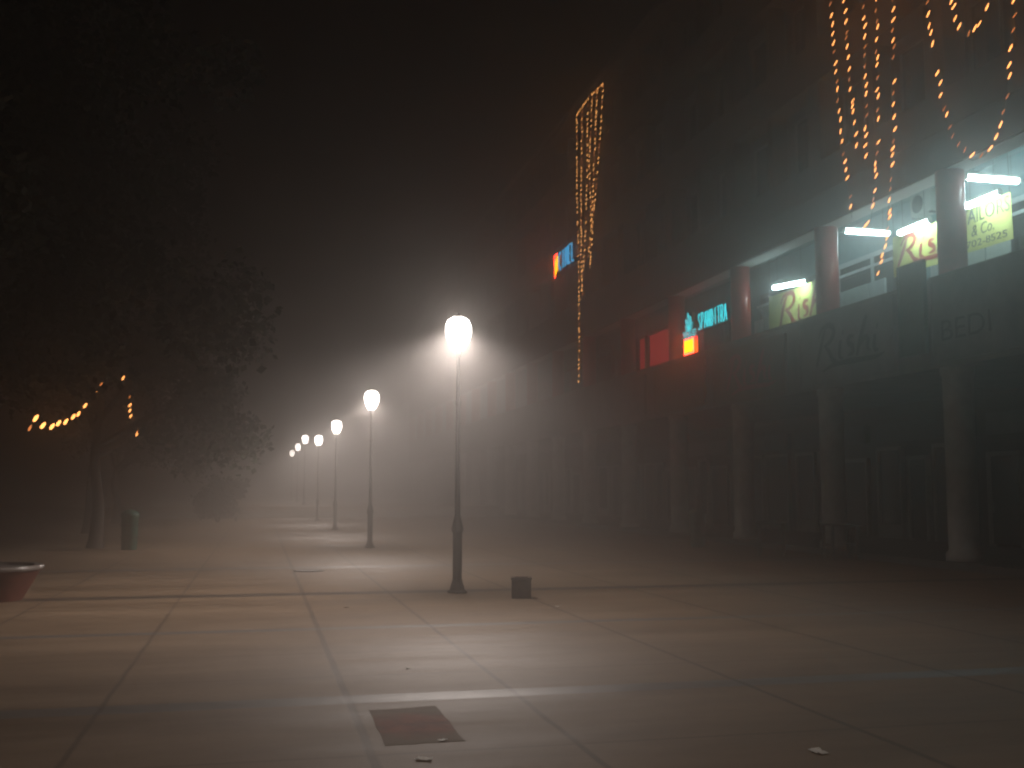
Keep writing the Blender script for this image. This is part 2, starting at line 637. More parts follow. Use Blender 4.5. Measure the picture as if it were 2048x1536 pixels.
# ground floor shop fronts behind the columns
rnd = random.Random(3)
part(MB().box(18.4, 19.5, YA - .4, YB + .4, .15, 4.098), "shop_wall", M["facade"])
for k in BAYS:
    y = Y0 + BAY * k
    if y > 80:
        break
    for a, w in ((y + .35, 1.75), (y + 2.35, 1.0), (y + 3.6, 1.3)):
        kind = rnd.choice(("shutter", "window", "door"))
        h = 2.75 if kind != "door" else 2.45
        f = MB()
        f.box(18.25, 18.39, a, a + .10, .152, h + .1).box(18.25, 18.39, a + w - .10, a + w, .152, h + .1).box(18.25, 18.39, a + .102, a + w - .102, h, h + .1)
        if kind == "shutter":
            fo = part(f, "shutter_frame", M["frame"])
            s = MB()
            z = .16
            while z < h - .08:
                s.box(18.31, 18.36, a + .09, a + w - .09, z, z + .085, .012)
                z += .09
            part(s, "shutter", M["shutter"], parent=fo)
        elif kind == "window":
            f.box(18.27, 18.38, a + .102, a + w - .102, .152, .55)
            fo = part(f, "shop_window", M["frame"])
            part(MB().box(18.32, 18.34, a + .09, a + w - .09, .56, h - .01), "pane", M["glass_dark"], parent=fo)
        else:
            fo = part(f, "door", M["frame"])
            part(MB().box(18.31, 18.35, a + .11, a + w - .11, .2, h - .02), "pane", M["glass_dark"], parent=fo)
            part(MB().tube([(18.27, a + w - .2, 1.0), (18.27, a + w - .2, 1.3)], .015), "handle", M["casing"], parent=fo)
    # fascia board over each shop
    part(MB().box(18.22, 18.39, y + .3, y + BAY - .3, 3.0, 3.55), "fascia", M[rnd.choice(("board_grey", "board_brown", "shutter"))])

# gallery back wall: shop windows, white jambs and low white sills
for k in BAYS:
    y = Y0 + BAY * k
    if y > 60:
        break
    f = MB()
    f.box(16.86, 16.98, y + .35, y + .55, 4.63, 8.7).box(16.86, 16.98, y + 2.5, y + 2.62, 4.63, 8.3).box(16.86, 16.98, y + BAY - .75, y + BAY - .6, 4.63, 8.3)
    f.box(16.86, 16.98, y + .552, y + 2.498, 8.18, 8.3).box(16.86, 16.98, y + 2.622, y + BAY - .752, 8.18, 8.3)
    wm = M["white"] if -1 <= k <= 1 else M["frame_dark"]  # white frames of the far bays darkened, shade put into their colour
    fo = part(f, "gallery_window", wm)
    part(MB().box(16.9, 16.93, y + .56, y + 2.49, 5.45, 8.17).box(16.9, 16.93, y + 2.63, y + BAY - .76, 5.45, 8.17), "pane", M["glass_dark"], parent=fo)
    part(MB().box(16.87, 16.97, y + .56, y + 2.49, 4.64, 5.44).box(16.87, 16.97, y + 2.63, y + BAY - .76, 4.64, 5.44), "sill_panel", wm, parent=fo)

for k in (0, 1, 2):
    y = Y0 + BAY * k
    for a, w_ in ((y + 1.75, .8), (y + 2.6, 1.35), (y + 4.05, .35), (y + 4.45, .3)):
        part(MB().box(16.74, 16.80, a, a + w_, 6.9, 7.42), "shop_board", M["white"])
    part(MB().box(16.76, 16.82, y + .4, y + BAY - .5, 7.86, 7.93), "rail", M["white"])

# panels beyond the neon sign, red neon spill put in as their own glow
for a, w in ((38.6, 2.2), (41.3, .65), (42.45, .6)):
    fo = part(MB().box(15.2, 15.3, a - .1, a, 5.9, 7.85).box(15.2, 15.3, a + w, a + w + .1, 5.9, 7.85).box(15.2, 15.3, a + .002, a + w - .002, 7.75, 7.85).box(15.2, 15.3, a + .002, a + w - .002, 5.9, 6.0), "glow_panel_frame", M["shutter"])
    part(MB().box(15.24, 15.27, a, a + w, 6.0, 7.75), "glow_panel", M["red_glow"], parent=fo)

# ------------------------------------------------------------ gallery lights
def tube_light(p, q, label):
    p, q = Vector(p), Vector(q)
    L_ = (q - p).length
    root = thing("tube_light", label, "tube light", (p + q) / 2, math.atan2(q.y - p.y, q.x - p.x), "fluorescent tube lights in the upper gallery")
    MB().box(-L_ / 2, L_ / 2, -.05, .05, .06, .12, .01).build("batten", M["casing"], root)
    MB().tube([(-L_ / 2 + .04, 0, 0), (-L_ / 2 + .06, 0, 0), (L_ / 2 - .06, 0, 0), (L_ / 2 - .04, 0, 0)], [.05, .07, .07, .05], 10).build("tube", M["tube"], root, True)
    for s in (-1, 1):
        MB().box(s * L_ / 2 - .035, s * L_ / 2 + .035, -.045, .045, -.045, .058).build("end_holder", M["casing"], root)
    for s in (-.35, .35):
        MB().tube([(s * L_, 0, .12), (s * L_, 0, max(.2, 9.35 - p.z))], .006, 5).build("hanging_rod", M["iron"], root)


tube_light((15.05, 25.5, 8.45), (16.42, 25.5, 8.45), "bright tube light crossing the gallery just right of the glossy red pillar")
tube_light((15.05, 20.4, 8.45), (16.42, 20.4, 8.45), "largest tube light crossing the gallery at the picture's right edge")
tube_light((15.2, 23.25, 7.86), (15.2, 21.98, 7.86), "slanting tube light right above the yellow banner cut by the wide red pillar")
tube_light((15.2, 20.65, 7.86), (15.2, 19.5, 7.86), "short looking tube light above the yellow banner with black lettering")
tube_light((14.75, 29.1, 7.55), (15.25, 27.95, 7.55), "single tube light over the low left yellow banner")
tube_light((15.2, 19.3, 8.85), (15.2, 17.9, 8.85), "highest tube light, cut off by the picture's right edge under the beam")

# ------------------------------------------------------------------ banners
RISH = [([(.05, .05), (.13, .45), (.20, .80), (.24, .95)], [.05, .075, .06, .03]),
        ([(.10, .74), (.18, .97), (.34, 1.0), (.40, .82), (.32, .60), (.20, .52)], [.02, .05, .075, .08, .06, .03]),
        ([(.22, .53), (.30, .36), (.36, .16), (.44, .10)], [.04, .07, .07, .03]),
        ([(.52, .58), (.50, .36), (.50, .18), (.56, .13)], [.05, .07, .06, .02]),
        ([(.555, .76), (.57, .74)], [.06, .06]),
        ([(.76, .60), (.68, .60), (.655, .48), (.73, .37), (.73, .22), (.645, .17)], [.03, .06, .07, .075, .06, .02]),
        ([(.80, .12), (.87, .50), (.95, .86), (.99, 1.02)], [.05, .07, .07, .03]),
        ([(.855, .34), (.93, .50), (1.0, .46), (.99, .26), (1.04, .16)], [.03, .06, .07, .06, .02]),
        ([(1.12, .52), (1.10, .30), (1.12, .16), (1.17, .15)], [.05, .065, .06, .02]),
        ([(1.15, .70), (1.165, .68)], [.06, .06]),
        ([(.16, -.10), (.40, .02), (.75, .02), (1.10, .0), (1.26, .06)], [.02, .06, .07, .05, .015])]


def banner(name, label, Y, z, w, h, material, warp_a, cat, group=None):
    root = thing(name, label, cat, (15.5, Y, z), 0, group)

    def warp(u, v):
        return warp_a * (math.sin(u * 2.6 + .4) + .6 * math.sin(u * 6.1 + v * 2.2)) * (1.15 - v / h * .5)
    bm = bmesh.new()
    nu, nv = 28, 12
    g = [[[bm.verts.new(WALL @ Vector((w * i / nu, h * j / nv - .035 * math.sin(PI * i / nu) * (j / nv), warp(w * i / nu, h * j / nv) + s)))
           for j in range(nv + 1)] for i in range(nu + 1)] for s in (0, -.004)]
    for s in (0, 1):
        for i in range(nu):
            for j in range(nv):
                bm.faces.new((g[s][i][j], g[s][i + 1][j], g[s][i + 1][j + 1], g[s][i][j + 1]))
    for i in range(nu):
        for j in (0, nv):
            bm.faces.new((g[0][i][j], g[0][i + 1][j], g[1][i + 1][j], g[1][i][j]))
    for j in range(nv):
        for i in (0, nu):
            bm.faces.new((g[0][i][j], g[0][i][j + 1], g[1][i][j + 1], g[1][i][j]))
    bmesh.ops.recalc_face_normals(bm, faces=bm.faces)
    me = bpy.data.meshes.new("cloth")
    bm.to_mesh(me)
    bm.free()
    me.materials.append(material)
    link("cloth", me, root)
    r = MB()
    for u in (.02, w - .02):
        r.tube([WALL @ Vector((u, h - .01, warp(u, h))), WALL @ Vector((u, h + .12, .0)), Vector((0, -u, 9.35 - z))], .008, 5)
    r.build("rope", M["cable"], root)
    return root, (lambda u, v: warp(u, v) + .003)


def letter(root, me, u, v, warp, name="lettering"):
    for q in me.vertices:
        q.co.x += u
        q.co.y += v
    to_wall(me, 0, 0, 0, warp)
    return link(name, me, root)


def rish(w, h, material):
    st = [([(x * w, y * h) for x, y in pts], [a * (w + h) / 2 * 1.15 for a in ws]) for pts, ws in RISH]
    return stroke_mesh(st, material)


r, wp = banner("shop_banner", "low yellow banner with red brush lettering under the single left tube light", 30.6, 6.25, 3.5, 1.32, M["banner"], .03, "banner", "yellow banners hanging in the gallery")
r.location.x = 15.4
letter(r, rish(2.5, 1.0, M["letter_red"]), .55, .2, wp)
r, wp = banner("shop_banner", "yellow banner with red brush lettering, right end hidden behind the wide red pillar", 23.95, 6.9, 2.55, 1.04, M["banner"], .025, "banner", "yellow banners hanging in the gallery")
letter(r, rish(2.0, .72, M["letter_red"]), .15, .2, wp)
r, wp = banner("shop_banner", "yellow banner with black lettering at the picture's right edge", 21.35, 6.92, 1.72, 1.04, M["banner"], .02, "banner", "yellow banners hanging in the gallery")
r.location.x = 15.55
letter(r, fit_text("TAILORS", 1.62, .34, M["letter_black"], extrude=.003), .05, .64, wp)
letter(r, fit_text("& Co.", .75, .26, M["letter_black"], extrude=.003, shear=.2), .42, .33, wp)
letter(r, fit_text("702-8525", 1.3, .16, M["letter_black"], extrude=.003), .25, .09, wp)

# --------------------------------------------------------- parapet signboards
def signboard(Ya, Yb, z0, z1, material, label, X=13.60, sag=0):
    root = thing("signboard", label, "signboard", (X, Ya, z0), 0, "dim signboards fixed along the gallery parapet")
    w, h = Ya - Yb, z1 - z0
    MB().box(0, .06, -w + .05, -.05, .05, h - .05).build("panel", material, root)
    MB().box(-.02, .07, -w, -w + .048, 0, h).box(-.02, .07, -.048, 0, 0, h).box(-.02, .07, -w + .05, -.05, 0, .048).box(-.02, .07, -w + .05, -.05, h - .048, h).build("border", material, root)
    br = MB()
    for y in (-w * .2, -w * .8):
        br.box(.072, .118, y - .03, y + .03, h * .4, h * .5)
    br.build("bracket", M["iron"], root)
    return root, w, h


r, w, h = signboard(30.9, 26.2, 4.12, 5.75, M["board_brown"], "brown signboard with faded red script on the parapet left of the glossy pillar")
me = rish(2.6, 1.0, M["letter_red"])
for v in me.vertices:
    v.co += Vector((.9, .35, .002))
link("lettering", to_wall(me, 0, 0, 0), r)
r, w, h = signboard(25.4, 21.1, 4.2, 5.9, M["board_grey"], "grey signboard with dark brush script below the bright gallery opening")
me = rish(2.5, 1.0, M["letter_dim"])
for v in me.vertices:
    v.co += Vector((.75, .4, .002))
link("lettering", to_wall(me, 0, 0, 0), r)
r, w, h = signboard(20.9, 19.95, 4.45, 6.45, M["board_green"], "narrow dull green signboard between two wide grey boards")
r, w, h = signboard(19.75, 16.4, 4.2, 6.0, M["board_grey"], "signboard with dark block capitals at the picture's right edge")
me = fit_text("BEDI", 1.55, .42, M["letter_dim"], extrude=.004)
for v in me.vertices:
    v.co += Vector((.35, .42, .004))
link("lettering", to_wall(me, 0, 0, 0), r)
r, w, h = signboard(36.0, 31.6, 4.25, 5.8, M["board_brown"], "plain brown signboard below the cyan neon lettering")
r, w, h = signboard(41.2, 37.0, 4.3, 5.8, M["board_grey"], "grey signboard fading in the fog below the red glow panels")

# -------------------------------------------------------------------- neon
STROKES = {
    "S": [[(.9, .85), (.6, 1), (.2, .92), (.12, .7), (.5, .52), (.88, .32), (.8, .08), (.4, 0), (.08, .14)]],
    "P": [[(.1, 0), (.1, 1)], [(.1, 1), (.65, .98), (.9, .76), (.65, .5), (.1, .48)]],
    "A": [[(0, 0), (.5, 1)], [(.5, 1), (1, 0)], [(.2, .36), (.8, .36)]],
    "N": [[(.08, 0), (.08, 1)], [(.08, 1), (.92, 0)], [(.92, 0), (.92, 1)]],
    "D": [[(.1, 0), (.1, 1)], [(.1, 1), (.6, .95), (.92, .5), (.6, .05), (.1, 0)]],
    "I": [[(.5, 0), (.5, 1)]],
    "T": [[(.5, 0), (.5, 1)], [(0, 1), (1, 1)]],
    "R": [[(.1, 0), (.1, 1)], [(.1, 1), (.65, .98), (.9, .76), (.65, .5), (.1, .48)], [(.45, .48), (.95, 0)]],
    "C": [[(.9, .84), (.6, 1), (.22, .88), (.06, .5), (.22, .12), (.6, 0), (.9, .16)]],
    "M": [[(.05, 0), (.1, 1)], [(.1, 1), (.5, .3)], [(.5, .3), (.9, 1)], [(.9, 1), (.95, 0)]],
    "E": [[(.1, 0), (.1, 1)], [(.1, 1), (.9, 1)], [(.1, .52), (.75, .52)], [(.1, 0), (.9, 0)]],
    "L": [[(.1, 1), (.1, 0)], [(.1, 0), (.9, 0)]],
}


def neon_text(root, body, u, v, w, h, material, tube):
    """letters bent from single glass tubes; every letter is a part"""
    step = w / len(body)
    for i, ch in enumerate(body):
        mb = MB()
        for st in STROKES[ch]:
            P = [Vector((x, y, 0)) for x, y in st]
            P = catmull(P, 4) if len(P) > 2 else P
            mb.tube([WALL @ Vector((u + (i + .1 + p.x * .72) * step, v + p.y * h, .05)) for p in P], tube, 6)
        mb.build("neon_letter", material, root, True)


nx = 13.75
root = thing("neon_sign", "cyan neon lettering with a small flower emblem over a glowing yellow block", "neon sign", (nx, 33.6, 5.98), 0)
neon_text(root, "SPANDITRA", 1.35, .72, 2.25, .52, M["neon_cyan"], .011)
em_ = MB()
for k, (a, L_) in enumerate(((150, .40), (124, .50), (97, .62), (70, .50), (40, .40))):      # emblem: fan of flames over waves
    t_ = Vector((math.cos(R(a)), math.sin(R(a)), 0))
    n_ = Vector((-t_.y, t_.x, 0))
    b0 = Vector((.60, .80, .05))
    em_.tube([WALL @ p for p in catmull([b0 + t_ * .06, b0 + t_ * L_ * .5 + n_ * .06, b0 + t_ * L_, b0 + t_ * L_ * .5 - n_ * .06, b0 + t_ * .07], 4)], .008, 6)
for j in range(3):
    em_.tube([WALL @ Vector((.08 + i * .045, .62 + j * .085 + .035 * math.sin(i * 1.1 + j), .05)) for i in range(26)], .007, 6)
em_.build("neon_emblem", M["neon_cyan"], root, True)
bk = MB()
fr = [(.20, .06), (.95, .06), (.95, .54), (.20, .54), (.20, .06)]
bk.tube([WALL @ Vector((a, b_, .05)) for a, b_ in fr], .018, 6)
bk.build("neon_border", M["neon_red"], root)
ys = MB()
for i in range(8):
    u = .27 + i * .087
    ys.tube([WALL @ Vector((u, .11, .06)), WALL @ Vector((u + .02, .49, .06))], .03, 6)
ys.build("neon_bars", M["neon_yellow"], root)
MB().box(.06, .08, -1.3, -.03, -.04, .62).build("backing_panel", M["pillar"], root)
MB().box(.02, .05, -3.62, -.05, .02, .04).box(.02, .05, -3.62, -.05, .66, .69).box(.02, .05, -.1, -.05, .042, .658).box(.02, .05, -3.62, -3.57, .042, .658).box(.02, .05, -1.2, -1.15, .042, .658).build("mounting_frame", M["iron"], root)

root = thing("neon_sign", "small blue neon lettering with orange end, high on the far facade behind string lights", "neon sign", (13.62, 49.2, 11.75), 0)
neon_text(root, "CIMEL", .75, .1, 2.7, .85, M["neon_blue"], .035)
sw = MB()
for i in range(4):
    sw.tube([WALL @ Vector((.2 + i * .11, .0 + i * .05, .05)), WALL @ Vector((.26 + i * .11, .85 - (3 - i) * .06, .05))], .035, 6)
sw.build("neon_bars", M["neon_yellow"], root)
MB().tube([WALL @ Vector((.1, -.1, .04)), WALL @ Vector((.1, .95, .04)), WALL @ Vector((.55, 1.0, .04))], .02, 6).build("neon_border", M["neon_red"], root)
MB().box(.0, .05, -3.6, -.05, -.16, -.12).box(.0, .05, -3.6, -.05, 1.02, 1.06).build("mounting_frame", M["iron"], root)

# ---------------------------------------------------------------- AC unit
root = thing("air_conditioner", "boxy outdoor air conditioner with dark round fan high on the gallery wall", "air conditioner", (16.62, 24.4, 8.72))
MB().box(0, .36, -.45, .45, 0, .58, .02).build("casing", M["casing"], root)
f = MB()
seg = 24
for rr in (.06, .11, .16, .21, .235):
    f.tube([Vector((-.012, .12 + rr * math.cos(2 * PI * k / seg), .29 + rr * math.sin(2 * PI * k / seg))) for k in range(seg + 1)], .006, 5)
f.build("fan_grille", M["iron"], root)
q = MB().lathe([(.0, 0), (.225, 0), (.225, .006), (0, .006)], 24)
bmesh.ops.rotate(q.bm, verts=q.bm.verts, cent=(0, 0, 0), matrix=Matrix.Rotation(-PI / 2, 3, "Y"))
bmesh.ops.translate(q.bm, verts=q.bm.verts, vec=(-.002, .12, .29))
q.build("fan", M["glass_dark"], root)
MB().box(.0, .38, -.4, -.35, -.05, -.002).box(.0, .38, .35, .4, -.05, -.002).build("bracket", M["iron"], root)

# ------------------------------------------------------------ string lights
def bulb_mesh(length, rad, material):  # stretched, slanted bulbs: blurred light streaks put into the shape
    b = MB().lathe([(rad * .35, 0), (rad * .8, length * .12), (rad, length * .35), (rad * .95, length * .65), (rad * .55, length * .9), (rad * .1, length)], 7)
    me = b.mesh("bulb", material, True)
    return me


BULB = [bulb_mesh(.165, .0155, M["bulb"]), bulb_mesh(.15, .0135, M["bulb"]), bulb_mesh(.14, .011, M["bulb_dim"])]
BULBF = [bulb_mesh(.16, .021, M["bulb_far"]), bulb_mesh(.15, .019, M["bulb_far"]), bulb_mesh(.15, .016, M["bulb_dim"])]
BULBT = [bulb_mesh(.14, .032, M["bulb"]), bulb_mesh(.13, .028, M["bulb"]), bulb_mesh(.11, .02, M["bulb_dim"])]


def light_string(pts, spacing, label, group, bulbs, seed, skip=0.05, lean=(0, -.78, .62)):
    rr = random.Random(seed)
    P = [Vector(p) for p in pts]
    base = P[-1]
    root = thing("light_string", label, "string lights", base, 0, group)
    P = [p - base for p in P]
    MB().tube(P, .005, 5).build("cable", M["cable"], root)
    dist = rr.random() * spacing if spacing else 0
    n = 0
    if not spacing:                      # one bulb at each given point of the cable
        for i, p in enumerate(P):
            o = link("bulb", bulbs[skip[i]], root, p)
            o.rotation_euler = (Vector(lean) + Vector((rr.uniform(-.1, .1), rr.uniform(-.1, .1), 0))).to_track_quat("Z", "Y").to_euler()
        return
    for a, b_ in zip(P, P[1:]):
        L_ = (b_ - a).length
        t = dist
        while t < L_:
            if rr.random() > skip and n < 98:
                p = a + (b_ - a) * (t / L_)
                o = link("bulb", rr.choices(bulbs, (5, 4, 3))[0], root, p + Vector((-.01, rr.uniform(-.035, .035), rr.uniform(-.02, .02))))
                d = Vector(lean) + Vector((rr.uniform(-.15, .15), rr.uniform(-.12, .12), rr.uniform(-.12, .12)))
                o.rotation_euler = d.to_track_quat("Z", "Y").to_euler()
                n += 1
            t += spacing * rr.choice((.62, .9, 1.0, 1.0, 1.1, 1.25))
        dist = t - L_


def facade_pts(pix, X=13.5, top=True):
    pts = [on_x(x, y, X) for x, y in pix]
    if top:
        p = pts[0]
        t = (pts[0] - pts[1]) / max(.01, (pts[0].z - pts[1].z))
        pts = [p + Vector((0, t.y * .3, 1)) * (18.9 - p.z)] + pts
    return pts


NEAR = [([(1660, 2), (1667, 120), (1680, 260), (1690, 350), (1704, 436)], "leftmost near light string, straight drop leaning toward the glossy red pillar"),
        ([(1687, 2), (1693, 100), (1702, 210), (1712, 300)], "short near light string ending well above the gallery, second from left"),
        ([(1726, 2), (1728, 120), (1731, 240), (1728, 322)], "near light string in the middle of the five, ending above the beam"),
        ([(1752, 2), (1753, 120), (1754, 260), (1750, 370), (1742, 440), (1720, 470)], "near light string whose end curls left across the first tube light"),
        ([(1783, 2), (1786, 140), (1786, 260), (1780, 380), (1772, 485), (1752, 556)], "longest and brightest near light string, reaching down past the tube light")]
for i, (pix, lab) in enumerate(NEAR):
    light_string(facade_pts(pix), .235, lab, "festoon strings hanging in front of the near facade", BULB, 20 + i)
pix = [(1853, 5), (1860, 80), (1872, 150), (1884, 215), (1903, 275), (1922, 305), (1945, 321), (1968, 312), (1984, 290), (1999, 262), (2009, 212), (2017, 140), (2022, 66), (2026, 5)]
p = facade_pts(pix)
p.append(Vector((13.5, p[-1].y - .1, 18.9)))
light_string(p, .27, "large V shaped swag of lights, lowest loop at the right", "swagged strings on the near facade", BULB, 41, .03)
pix = [(1899, 5), (1909, 45), (1917, 66), (1926, 76), (1944, 70), (1960, 48), (1971, 28), (1976, 4)]
p = facade_pts(pix)
p.append(Vector((13.5, p[-1].y - .1, 18.9)))
light_string(p, .25, "small swag of lights dipping in from the top edge inside the large swag", "swagged strings on the near facade", BULB, 42, .03)

FAR = [([(1153, 240), (1154, 400), (1157, 560), (1158, 660), (1157, 776)], "longest far light string, single tail hanging lowest toward the columns"),
       ([(1164, 222), (1162, 400), (1162, 520), (1165, 600)], "far light string beside the longest one, second from left"),
       ([(1175, 205), (1174, 350), (1170, 480), (1162, 590)], "far light string crossing the blue neon sign's right end"),
       ([(1184, 195), (1178, 330), (1182, 450), (1180, 545)], "far light string third from the right end of the cluster"),
       ([(1194, 182), (1188, 330), (1184, 440), (1176, 520)], "far light string second from the right, merging with its neighbour low down"),
       ([(1206, 172), (1199, 290), (1190, 400), (1182, 500)], "rightmost far light string, starting highest at the roof edge")]
for i, (pix, lab) in enumerate(FAR):
    light_string([on_x(x, y, 13.45) for x, y in pix], .20, lab, "festoon strings hanging from the far roof edge", BULBF, 60 + i)
light_string([on_x(1208, 168, 13.45), on_x(1190, 186, 13.45), on_x(1170, 208, 13.45), on_x(1151, 236, 13.45)], .25, "light string running along the roof edge above the far hanging strings", "festoon strings hanging from the far roof edge", BULBF, 77)

# --------------------------------------------------------------------- trees
def leaf_crown(centres, n_leaf, size, seed):
    rr = random.Random(seed)
    vs, fs = [], []
    for c, rad in centres:
        for _ in range(int(n_leaf * rad ** 1.6)):
            d = Vector((rr.gauss(0, 1), rr.gauss(0, 1), rr.gauss(0, .75)))
            if d.length > 2.1:
                d *= 2.1 / d.length * rr.random()
            p = Vector(c) + d * rad * .52
            a = Vector((rr.gauss(0, 1), rr.gauss(0, 1), rr.gauss(0, .7) - .3)).normalized()
            b_ = a.cross(Vector((rr.gauss(0, 1), rr.gauss(0, 1), rr.gauss(0, 1)))).normalized()
            L_ = size * rr.uniform(.7, 1.3)
            W = L_ * .36
            k = len(vs)
            vs += [p, p + a * L_ * .45 + b_ * W, p + a * L_, p + a * L_ * .45 - b_ * W]
            fs.append((k, k + 1, k + 2, k + 3))
    me = bpy.data.meshes.new("crown")
    me.from_pydata(vs, [], fs)
    me.materials.append(M["leaf"])
    return me


def tree(x, y, height, spread, seed, label, low=2.7, trunk=.2, leaf=.20, dens=330):
    rr = random.Random(seed)
    root = thing("tree", label, "tree", (x, y, 0), 0, "trees along the dark left side of the plaza")
    t = MB()
    top = Vector((rr.uniform(-.4, .4), rr.uniform(-.4, .4), height * .62))
    fork = Vector((rr.uniform(-.15, .15), rr.uniform(-.15, .15), low * .85))
    t.tube(catmull([(0, 0, -.05), (.04, 0, low * .4), fork, fork.lerp(top, .5) + Vector((.2, .1, 0)), top], 4), [trunk * (1.35 if i == 0 else 1 - .05 * i) for i in range(17)], 10)
    cs = []
    for k in range(13):
        a = 2 * PI * k / 13 * 2.4 + rr.uniform(-.3, .3)
        f = rr.random()
        s = fork.lerp(top, f)
        rr_ = spread * rr.uniform(.55, 1.0) * (1 - .35 * f)
        e = Vector((math.cos(a) * rr_, math.sin(a) * rr_, low + (height - low) * (.12 + .75 * f) + rr.uniform(-.5, .5)))
        mid_ = s.lerp(e, .5) + Vector((0, 0, .45))
        t.tube(catmull([s, mid_, e], 4), [trunk * .5 * (1 - .095 * i) for i in range(9)], 6)
        for _ in range(5):
            q = e + Vector((rr.gauss(0, 1), rr.gauss(0, 1), rr.gauss(0, .7))) * spread * .24
            q.z = max(q.z, low)
            cs.append((q, rr.uniform(.55, 1.15) * spread / 4))
            cs.append((s.lerp(e, rr.uniform(.4, 1)) + Vector((0, 0, rr.uniform(0, .8))), rr.uniform(.5, .9) * spread / 4))
    for _ in range(8):
        cs.append((Vector((rr.gauss(0, spread * .3), rr.gauss(0, spread * .3), height * rr.uniform(.75, 1.0))), spread * .26))
    t.build("trunk", M["bark"], root, True)
    link("crown", leaf_crown(cs, dens, leaf, seed + 1), root)
    return root


tree(-5.6, 21.5, 13.0, 4.3, 101, "big dark tree draped with the loop of orange bulbs", 3.1)
tree(-4.3, 31.5, 11.5, 3.7, 102, "dark tree whose trunk rises behind the green bin", 3.0)
tree(-6.0, 42.0, 12.0, 4.2, 103, "tree fading in the fog beyond the green bin", 2.8)
tree(-8.5, 14.0, 14.0, 4.6, 104, "black tree filling the upper left corner over the planter", 3.8, .25)
tree(-9.5, 29.0, 13.5, 4.6, 105, "tree standing deepest in the dark at the left edge", 2.6)
tree(-6.5, 54.0, 11.0, 4.0, 106, "farthest tree, hazy, left of the terrace steps", 2.4)

sh = thing("shrub", "hazy ragged shrub standing before the terrace steps", "shrub", (-1.9, 54.5, 0))
rr = random.Random(9)
cs = [(Vector((rr.gauss(0, .5), rr.gauss(0, .4), .5 + 1.5 * rr.random())), rr.uniform(.35, .55)) for _ in range(26)] + [(Vector((1.0 + .1 * k, 0, 1.3 + .22 * k)), .22) for k in range(4)]
link("foliage", leaf_crown(cs, 500, .2, 77), sh)
st = MB()
for k in range(6):
    a = k * 1.05
    st.tube([(0.05 * math.cos(a), .05 * math.sin(a), 0), (.3 * math.cos(a), .3 * math.sin(a), .8), (.6 * math.cos(a), .5 * math.sin(a), 1.6)], [.035, .025, .01], 6)
st.build("stem", M["bark"], sh, True)

# bulbs in the big tree
TX = -3.9
pix = [(57, 862), (67, 843), (81, 857), (100, 859), (113, 852), (128, 849), (143, 839), (154, 833), (167, 816), (188, 786), (200, 772)]
light_string([on_x(x, y, TX) for x, y in pix], 0, "drooping loop of orange bulbs slung from the dark tree at left", "bulb strings in the left tree", BULBT, 91, [2, 0, 0, 0, 0, 0, 0, 1, 1, 0, 2], (.35, 0, .62))
pix = [(244, 760), (257, 797), (257, 814), (257, 825), (259, 836), (269, 851), (273, 866), (272, 872)]
light_string([on_x(x, y, TX) for x, y in pix], 0, "short steep drop of orange bulbs at the right side of the left tree", "bulb strings in the left tree", BULBT, 92, [0, 2, 0, 0, 0, 1, 2, 0], (.35, 0, .62))

# ------------------------------------------------------------------- planter
p = on_z(0, 1190)
pl = thing("planter", "wide tapered red terracotta planter at the left edge of the plaza", "planter", (-3.75, 17.1, 0))
MB().lathe([(.44, 0), (.46, .03), (.66, .40), (.70, .44), (.62, .44), (.60, .40), (.56, .34)], 28).build("bowl", M["terracotta"], pl, True)
MB().lathe([(.60, .442), (.715, .442), (.73, .475), (.715, .505), (.60, .505), (.595, .47)], 28).build("rim", M["rim"], pl, True)
MB().lathe([(.0, .40), (.3, .395), (.585, .375), (.585, .36), (0, .35)], 20).build("soil", M["soil"], pl, True)

# ---------------------------------------------------------------- litter bins
bn = thing("litter_bin", "green drum bin at the foot of the left tree", "litter bin", (-3.3, 30.4, 0), 0, "green litter bins")
MB().lathe([(.19, 0), (.2, .02), (.22, .86), (.235, .88), (.235, .92), (.2, .92), (.19, .88)], 20).build("body", M["bin"], bn, True)
MB().lathe([(.24, .922), (.23, .97), (.15, 1.03), (.03, 1.06), (0, 1.06)], 20).build("lid", M["bin"], bn, True)
MB().lathe([(.206, .3), (.222, .3), (.222, .34), (.206, .34)], 20).build("band", M["iron"], bn, True)
MB().lathe([(.213, .62), (.23, .62), (.23, .66), (.213, .66)], 20).build("band", M["iron"], bn, True)
b2 = copy_tree(bn)
b2.location = (11.9, 28.3, 0)
b2["label"] = "dark green drum bin before the arcade columns at right"

# -------------------------------------------------------------- vendor tables
def table(loc, rz, w, label):
    t = thing("vendor_table", label, "table", loc, rz, "dark tables in front of the arcade")
    MB().box(-w / 2, w / 2, -.35, .35, .76, .80, .008).build("tabletop", M["wood"], t)
    for sx in (-1, 1):
        for sy in (-1, 1):
            MB().box(sx * (w / 2 - .1) - .03, sx * (w / 2 - .1) + .03, sy * .28 - .03, sy * .28 + .03, 0, .758).build("leg", M["wood"], t)
    MB().box(-w / 2 + .132, w / 2 - .132, -.29, -.27, .3, .36).box(-w / 2 + .132, w / 2 - .132, .27, .29, .3, .36).build("stretcher", M["wood"], t)
    return t


table((12.3, 24.6, 0), R(62), 1.5, "longer dark wooden table standing in front of the arcade columns")
table((13.0, 22.6, 0), R(80), .8, "small dark table right of the longer one by a column")

